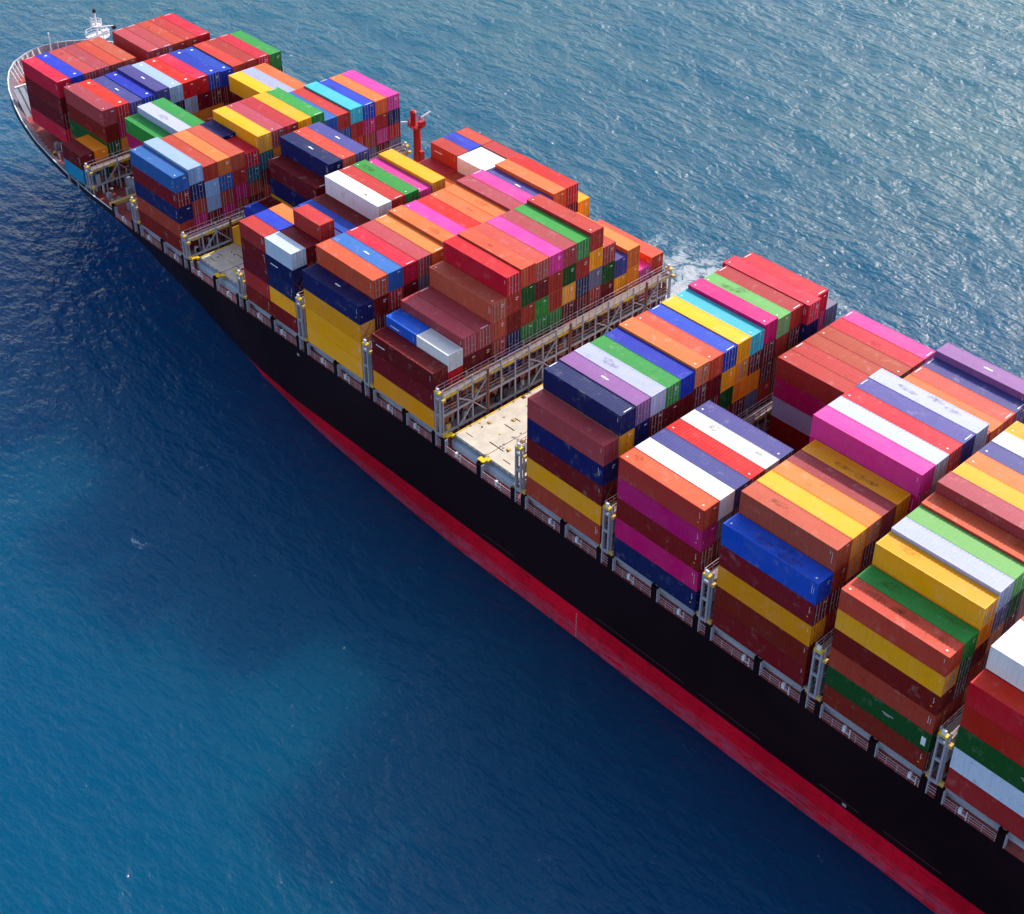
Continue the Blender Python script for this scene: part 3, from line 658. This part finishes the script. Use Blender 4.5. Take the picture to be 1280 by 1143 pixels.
# lashing bridges
def bridge(x, y0=0.2, y1=42.3, low=False):
    f = MB(); w = .55; zt = 2.9 if low else 5.75; LV = (-.1, 2.7) if low else (-.1, 2.7, 5.55)
    n = max(1, round((y1-y0)/2.5)); st = (y1-y0)/n
    for i in range(n+1):
        y = y0+i*st
        for dx in (-w, w):
            f.box(x+dx-.09, x+dx+.09, y-.09, y+.09, -1.9, zt+1.2 if i % 2 == 0 else zt+.2, M_lilac)
    for dx in (-w, w):
        for z in LV:
            f.box(x+dx-.06, x+dx+.06, y0+.1, y1-.1, z, z+.36, M_lilac)
    o = sp(f, 'lashing_bridge')
    k = MB()
    for z in LV: k.box(x-w+.07, x+w-.07, y0+.1, y1-.1, z+.3, z+.36, M_grate)
    sp(k, 'walkways', o)
    r2 = random.Random(int(x*10))
    for i in range(n):
        ya = y0+i*st+.2+.5*r2.random(); yb = y0+(i+1)*st-.2
        k = MB(); k.box(x+w+.062, x+w+.1, ya, yb, zt-.3, zt+.1, M_cream if r2.random() < .8 else M_yellow); sp(k, 'toe_board', o)
        if r2.random() < .4: k = MB(); k.box(x+w+.062, x+w+.1, ya+.3, yb-.5, 2.3, 2.66, M_brown); sp(k, 'stiffener_plate', o)
        for q in range(2):
            y = ya+r2.random()*1.3; zq = LV[r2.randrange(len(LV)-1)]+.36; k = MB(); hq = .4+r2.random()*1.2
            k.box(x+.1, x+.45, y, y+.3+.5*r2.random(), zq, zq+hq, r2.choice([M_cream, M_brown, M_grey, M_dark, M_lilac])); sp(k, 'fitting_box', o)
    k = MB()
    for dx in (-w, w):
        for z in (zt+.7, zt+1.2): k.beam((x+dx, y0, z), (x+dx, y1, z), .06, m=M_rail)
        for i in range(2*n+1):
            y = y0+i*st/2; k.beam((x+dx, y, zt+.1), (x+dx, y, zt+1.2), .055, m=M_rail)
        for z in ((3.6, 4.1) if not low else ()): k.beam((x+dx, y0, z), (x+dx, y1, z), .05, m=M_rail)
    sp(k, 'railing', o)
    for i in (1, 6, 11, 14):
        if i+2 > n: continue
        ya, yb, yc = y0+i*st, y0+(i+1)*st, y0+(i+2)*st; xx = x+w+.13
        prs = (((ya,.1),(yb,2.7)),((yb,2.7),(yc,.1))) if low else (((ya,4.6),(yb,2.9)),((ya,.1),(yb,2.7)),((yb,3.0),(yc,5.5)),((yb,2.8),(yc,.2)))
        for (a1,b1),(a2,b2) in prs: k = MB(); k.beam((xx,a1,b1),(xx,a2,b2),.15,m=M_lilac); sp(k, 'brace', o)
    for i in (3, 9, 15):
        if i <= n: k = MB(); k.box(x+w+.1, x+w+.3, y0+i*st-.14, y0+i*st+.14, -.6, zt+1.1, M_brown); sp(k, 'rusty_stanchion', o)
    for y, en in ((y0-.35, y0 < 2), (y1+.35, y1 > 40)):
        if not en: continue
        k = MB(); tt = zt+.65
        for dx in (-.42, .42): k.box(x+dx-.1, x+dx+.1, y-.14, y+.14, -.1, tt, M_lilac)
        for z in ([-.1, 2.7, tt-.25] if low else [-.1, 2.9, 5.4, tt-.25]): k.box(x-.32, x+.32, y-.13, y+.13, z, z+.3, M_lilac)
        k.box(x-.5, x+.5, y-.2, y+.35, tt, tt+.22, M_yellow); k.box(x-.22, x+.22, y-.12, y+.12, tt+.22, tt+.75, M_white)
        k.box(x+.5, x+1., y, y+.5, tt-1.1, tt-.7, M_cream); k.box(x-.85, x-.5, y, y+.5, -.1, .45, M_cream); k.box(x+.5, x+1.1, y, y+.4, -.2, .35, M_cream)
        sp(k, 'end_tower', o)
for bx in (-101.4,-87.1,-72.65):
    bridge(bx-1.18, low=True)
for bx in (-58.1,-43.58,-29.2,-14.5,0,14.7,29.4,44):
    bridge(bx-1.18)
bridge(-117.2, .6, 41.9, True)
# lashing rods on the door ends by the near towers
for bx in (-58.1,-43.58,-29.2,0,14.7,29.4,44):
    xe = bx-2.36+.12; xt = bx-1.75; y = -.35; rd = MB()
    rd.beam((xt, y, 5.9), (xe, y+2.1, 8.55), .045, m=M_brown); rd.beam((xt, y+2.3, 5.9), (xe, y+.35, 8.55), .045, m=M_brown)
    sp(rd, 'lashing_rods')
# hatch covers that lie open to view (three panels abreast each)
def hatch(x0, x1, ys, descs):
    for (y0, y1), d in zip(ys, descs):
        e = link('hatch_cover', None, None, (x0, y0, -.45)); tag(e, d, 'hatch cover', 'steel hatch covers')
        L_, Wd = x1-x0, y1-y0
        t = MB(); t.box(0, L_, 0, Wd, 0, .42, M_cover); 
        t.build('panel', e)
        t = MB(); r3 = random.Random(int(x0+y0))
        ny = int(Wd/2.5)
        for i in range(ny+1):
            for xx in (.1, 5.7, 6.2, L_-.35): t.box(xx, xx+.25, min(i*2.5, Wd-.25), min(i*2.5, Wd-.25)+.22, .42, .5, M_grey)
        for i in range(1, ny+1):
            if r3.random() < .4: t.box(3+r3.random()*5, 4.6+r3.random()*4.4+3, i*2.5-.03, i*2.5+.03, .42, .47, M_brown)
        t.box(L_*.49, L_*.49+.05, .1, Wd-.1, .42, .47, M_brown)
        t.box(.05, .2, .1, Wd-.1, .42, .5, M_yellow)
        t.build('container_sockets', e)
        t = MB()
        for k in range(9):
            xx = r3.random()*(L_-1); yy = r3.random()*(Wd-1); t.box(xx, xx+.55, yy, yy+.35, .425, .55, r3.choice([M_yellow, M_cream, M_cream, M_brown]))
        for k in range(26):
            xx = .3+r3.random()*(L_-3.4); yy = .3+r3.random()*(Wd-.6)
            if k % 2: t.box(xx, xx+.8+2*r3.random(), yy, yy+.06, .425, .47, r3.choice([M_brown, M_grey, M_dark]))
            else: t.box(xx, xx+.2, yy, yy+.2, .425, .5, r3.choice([M_brown, M_grey, M_dark, M_yellow]))
        t.build('lashing_fittings', e)
        t = MB(); n = int(L_/1.0)
        for i in range(n): t.box(i*1.0+.3, i*1.0+.5, -.12, 0, .02, .34, M_grey)
        t.build('cleats', e)
hatch(-29.1, -17.0, ((1.35,14.2),(14.3,28.2),(28.3,41.1)), ('rust streaked cream hatch cover sunlit beside the near rail', 'middle panel of the sunlit cream hatch covers', 'far side panel of the sunlit cream hatch covers'))
hatch(-86.9, -75.0, ((1.35,14.2),(14.3,28.2),(28.3,41.1)), ('bluish grey hatch cover in shade beside the near rail', 'grey hatch cover panel under the middle stacks of the shaded bay', 'grey hatch cover panel beside the red crane post'))

# ------------------------------------------------------------------ sea
def sea():
    def axis(c0, c1, step, far):
        a = []; x = c0
        while x <= c1: a.append(x); x += step
        s_ = step; lo = c0; hi = a[-1]; L = []; H = []
        while hi < far: s_ *= 1.35; hi += s_; H.append(hi)
        s_ = step
        while lo > -far: s_ *= 1.35; lo -= s_; L.append(lo)
        return L[::-1]+a+H
    X = axis(-430, 160, 2.2, 4000); Y = axis(-100, 420, 2.2, 4000)
    rw = random.Random(11); wv = []
    for k in range(26):
        lam = 6*(1.11**k) if k < 14 else 5.5+rw.random()*9
        th = R(78)+rw.gauss(0, .42); kk = 2*math.pi/lam
        wv.append((kk*math.cos(th), kk*math.sin(th), rw.random()*6.28, .0042*lam*(.6+.8*rw.random())))
    vs = []; sin = math.sin
    for x in X:
        fx = 1 if -430 <= x <= 160 else 0
        for y in Y:
            z = 0.
            if fx and -100 <= y <= 420:
                fade = min(1., (x+430)/60, (160-x)/30, (y+100)/30, (420-y)/60)
                for a, b, c, A in wv: z += A*sin(a*x+b*y+c)
                z *= fade
                if y < 15: z *= .5
            vs.append((x, y, z))
    ny = len(Y); fs = [(i*ny+j, (i+1)*ny+j, (i+1)*ny+j+1, i*ny+j+1) for i in range(len(X)-1) for j in range(ny-1)]
    me = bpy.data.meshes.new('sea'); me.from_pydata(vs, [], fs)
    for p in me.polygons: p.use_smooth = True
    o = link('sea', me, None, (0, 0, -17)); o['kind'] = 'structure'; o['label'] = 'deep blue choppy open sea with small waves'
    m, nt, p = mat('sea_water'); L = nt.links
    tc = nd(nt, 'ShaderNodeTexCoord')
    def tex(scale, rot, st, det, rough=.6, dist=0.):
        mp = nd(nt, 'ShaderNodeMapping'); mp.inputs['Rotation'].default_value = (0, 0, R(rot)); mp.inputs['Scale'].default_value = st
        L.new(tc.outputs['Object'], mp.inputs[0])
        n = nd(nt, 'ShaderNodeTexNoise', Scale=scale, Detail=det, Roughness=rough, Distortion=dist); L.new(mp.outputs[0], n.inputs['Vector']); return n.outputs[0]
    a = tex(.3, 12, (.7, 1.25, 1), 5, .52); b = tex(1.2, -14, (.6, 1.2, 1), 3, .5); c = tex(.035, 5, (.6, 1.3, 1), 3)
    calm = tex(.012, 30, (1, 1, 1), 3)
    h = mth(nt, 'ADD', mth(nt, 'MULTIPLY', a, 1.5), mth(nt, 'MULTIPLY', b, .32))
    h = mth(nt, 'ADD', h, mth(nt, 'MULTIPLY', c, .8))
    bp = nd(nt, 'ShaderNodeBump', Strength=1., Distance=1.15); L.new(h, bp.inputs['Height'])
    L.new(bp.outputs[0], p.inputs['Normal'])
    lee = nd(nt, 'ShaderNodeMapRange'); sx = nd(nt, 'ShaderNodeSeparateXYZ'); L.new(tc.outputs['Object'], sx.inputs[0])
    L.new(sx.outputs[1], lee.inputs[0]); lee.inputs[1].default_value = -30; lee.inputs[2].default_value = 60; lee.inputs[3].default_value = .62; lee.inputs[4].default_value = 1.25
    L.new(lee.outputs[0], bp.inputs['Distance'])
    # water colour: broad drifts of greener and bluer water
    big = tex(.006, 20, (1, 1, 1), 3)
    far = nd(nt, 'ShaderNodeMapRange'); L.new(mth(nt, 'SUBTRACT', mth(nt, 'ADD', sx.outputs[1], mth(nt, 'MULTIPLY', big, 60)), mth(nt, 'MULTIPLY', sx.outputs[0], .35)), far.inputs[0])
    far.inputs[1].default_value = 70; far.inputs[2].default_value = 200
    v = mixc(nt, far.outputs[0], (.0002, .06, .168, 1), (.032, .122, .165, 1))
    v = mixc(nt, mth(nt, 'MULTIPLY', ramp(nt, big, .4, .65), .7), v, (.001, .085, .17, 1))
    # foam
    fn = tex(.35, 0, (1, 1, 1), 10, .75, .6)
    dx = mth(nt, 'MULTIPLY', mth(nt, 'ADD', sx.outputs[0], 36.), .026); dy = mth(nt, 'MULTIPLY', mth(nt, 'ADD', sx.outputs[1], -70.), .055)
    d2 = mth(nt, 'ADD', mth(nt, 'MULTIPLY', dx, dx), mth(nt, 'MULTIPLY', dy, dy))
    mask = nd(nt, 'ShaderNodeMapRange'); L.new(d2, mask.inputs[0]); mask.inputs[1].default_value = 1.; mask.inputs[2].default_value = 0.
    foam = ramp(nt, mth(nt, 'ADD', fn, mth(nt, 'MULTIPLY', mask.outputs[0], .16)), .56, .66)
    fn2 = ramp(nt, mth(nt, 'ADD', tex(.22, 10, (.7, 1.2, 1), 12, .78, 1.), mth(nt, 'MULTIPLY', a, .12)), .72, .77)
    ex = mth(nt, 'MULTIPLY', mth(nt, 'ADD', sx.outputs[0], 98.), .02); ey = mth(nt, 'MULTIPLY', mth(nt, 'ADD', sx.outputs[1], 3.), .08)
    m2 = nd(nt, 'ShaderNodeMapRange'); L.new(mth(nt, 'ADD', mth(nt, 'MULTIPLY', ex, ex), mth(nt, 'MULTIPLY', ey, ey)), m2.inputs[0]); m2.inputs[1].default_value = 1.; m2.inputs[2].default_value = 0.
    fn3 = ramp(nt, tex(.3, 40, (.6, 1.4, 1), 8, .7, .8), .69, .74)
    fn2 = mth(nt, 'MAXIMUM', fn2, mth(nt, 'MULTIPLY', fn3, m2.outputs[0]))
    foam = mth(nt, 'MAXIMUM', mth(nt, 'MULTIPLY', mth(nt, 'MULTIPLY', foam, mask.outputs[0]), .6), mth(nt, 'MULTIPLY', fn2, .6))
    v = mixc(nt, foam, v, (.75, .8, .82, 1))
    L.new(v, p.inputs['Base Color'])
    ro = nd(nt, 'ShaderNodeMapRange'); L.new(foam, ro.inputs[0]); ro.inputs[3].default_value = .07; p.inputs['Specular IOR Level'].default_value = .29; ro.inputs[4].default_value = .8
    fr = nd(nt, 'ShaderNodeMapRange'); L.new(sx.outputs[1], fr.inputs[0]); fr.inputs[1].default_value = 50; fr.inputs[2].default_value = 230; fr.inputs[3].default_value = 0.; fr.inputs[4].default_value = .27
    L.new(mth(nt, 'ADD', ro.outputs[0], fr.outputs[0]), p.inputs['Roughness']); p.inputs['IOR'].default_value = 1.33
    p.inputs['Subsurface Weight'].default_value = 1.; p.inputs['Subsurface Radius'].default_value = (.3, .8, 1.); p.inputs['Subsurface Scale'].default_value = 260.
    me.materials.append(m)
sea()

# ------------------------------------------------------------------ light, sky, camera
EL, AZ = 36., 94.
w = bpy.data.worlds.new('World'); SC.world = w; w.use_nodes = True
nt = w.node_tree; bg = nt.nodes['Background']
sky = nt.nodes.new('ShaderNodeTexSky'); sky.sky_type = 'NISHITA'; sky.sun_disc = False
sky.sun_elevation = R(EL); sky.sun_rotation = R(90-AZ); sky.altitude = 100; sky.dust_density = 2.; sky.air_density = 1.
hsv = nt.nodes.new('ShaderNodeHueSaturation'); hsv.inputs['Saturation'].default_value = .8; nt.links.new(sky.outputs[0], hsv.inputs['Color']); nt.links.new(hsv.outputs[0], bg.inputs[0]); bg.inputs[1].default_value = .15
sl = bpy.data.lights.new('sun', 'SUN'); sl.energy = 3.2; sl.angle = R(.6); sl.color = (1, .91, .8)
so = link('sun', sl); sv = Vector((math.cos(R(AZ))*math.cos(R(EL)), math.sin(R(AZ))*math.cos(R(EL)), math.sin(R(EL))))
so.rotation_euler = sv.to_track_quat('Z', 'Y').to_euler(); so.location = (0, 0, 120)

cx_, cy_, f_ = 642.194, 376.745, 1874.37
yaw, pit, rol = R(136.643), R(33.3727), R(.3737)
cam = bpy.data.cameras.new('camera'); co_ = link('camera', cam)
fw = Vector((math.cos(yaw)*math.cos(pit), math.sin(yaw)*math.cos(pit), -math.sin(pit)))
rt = Vector((math.sin(yaw), -math.cos(yaw), 0)); up = rt.cross(fw)
r2 = rt*math.cos(rol)+up*math.sin(rol); u2 = -rt*math.sin(rol)+up*math.cos(rol)
from mathutils import Matrix
Mx = Matrix((r2, u2, -fw)).transposed().to_4x4(); Mx.translation = Vector((84.447, -95.663, 118.356)); co_.matrix_world = Mx
cam.sensor_fit = 'HORIZONTAL'; cam.sensor_width = 36; cam.lens = f_*36/1280
cam.shift_x = (640-cx_)/1280; cam.shift_y = -(571.5-cy_)/1280
cam.clip_end = 20000; cam.clip_start = 1
for o_ in (fo,): o_.scale = (1, 1, .9); o_.location.z = 17-.2
SC.camera = co_
SC.view_settings.view_transform = 'Standard'; SC.view_settings.look = 'None'
SC.view_settings.exposure = .75; SC.view_settings.gamma = 1
SC.render.engine = 'CYCLES'
print('containers', NC)
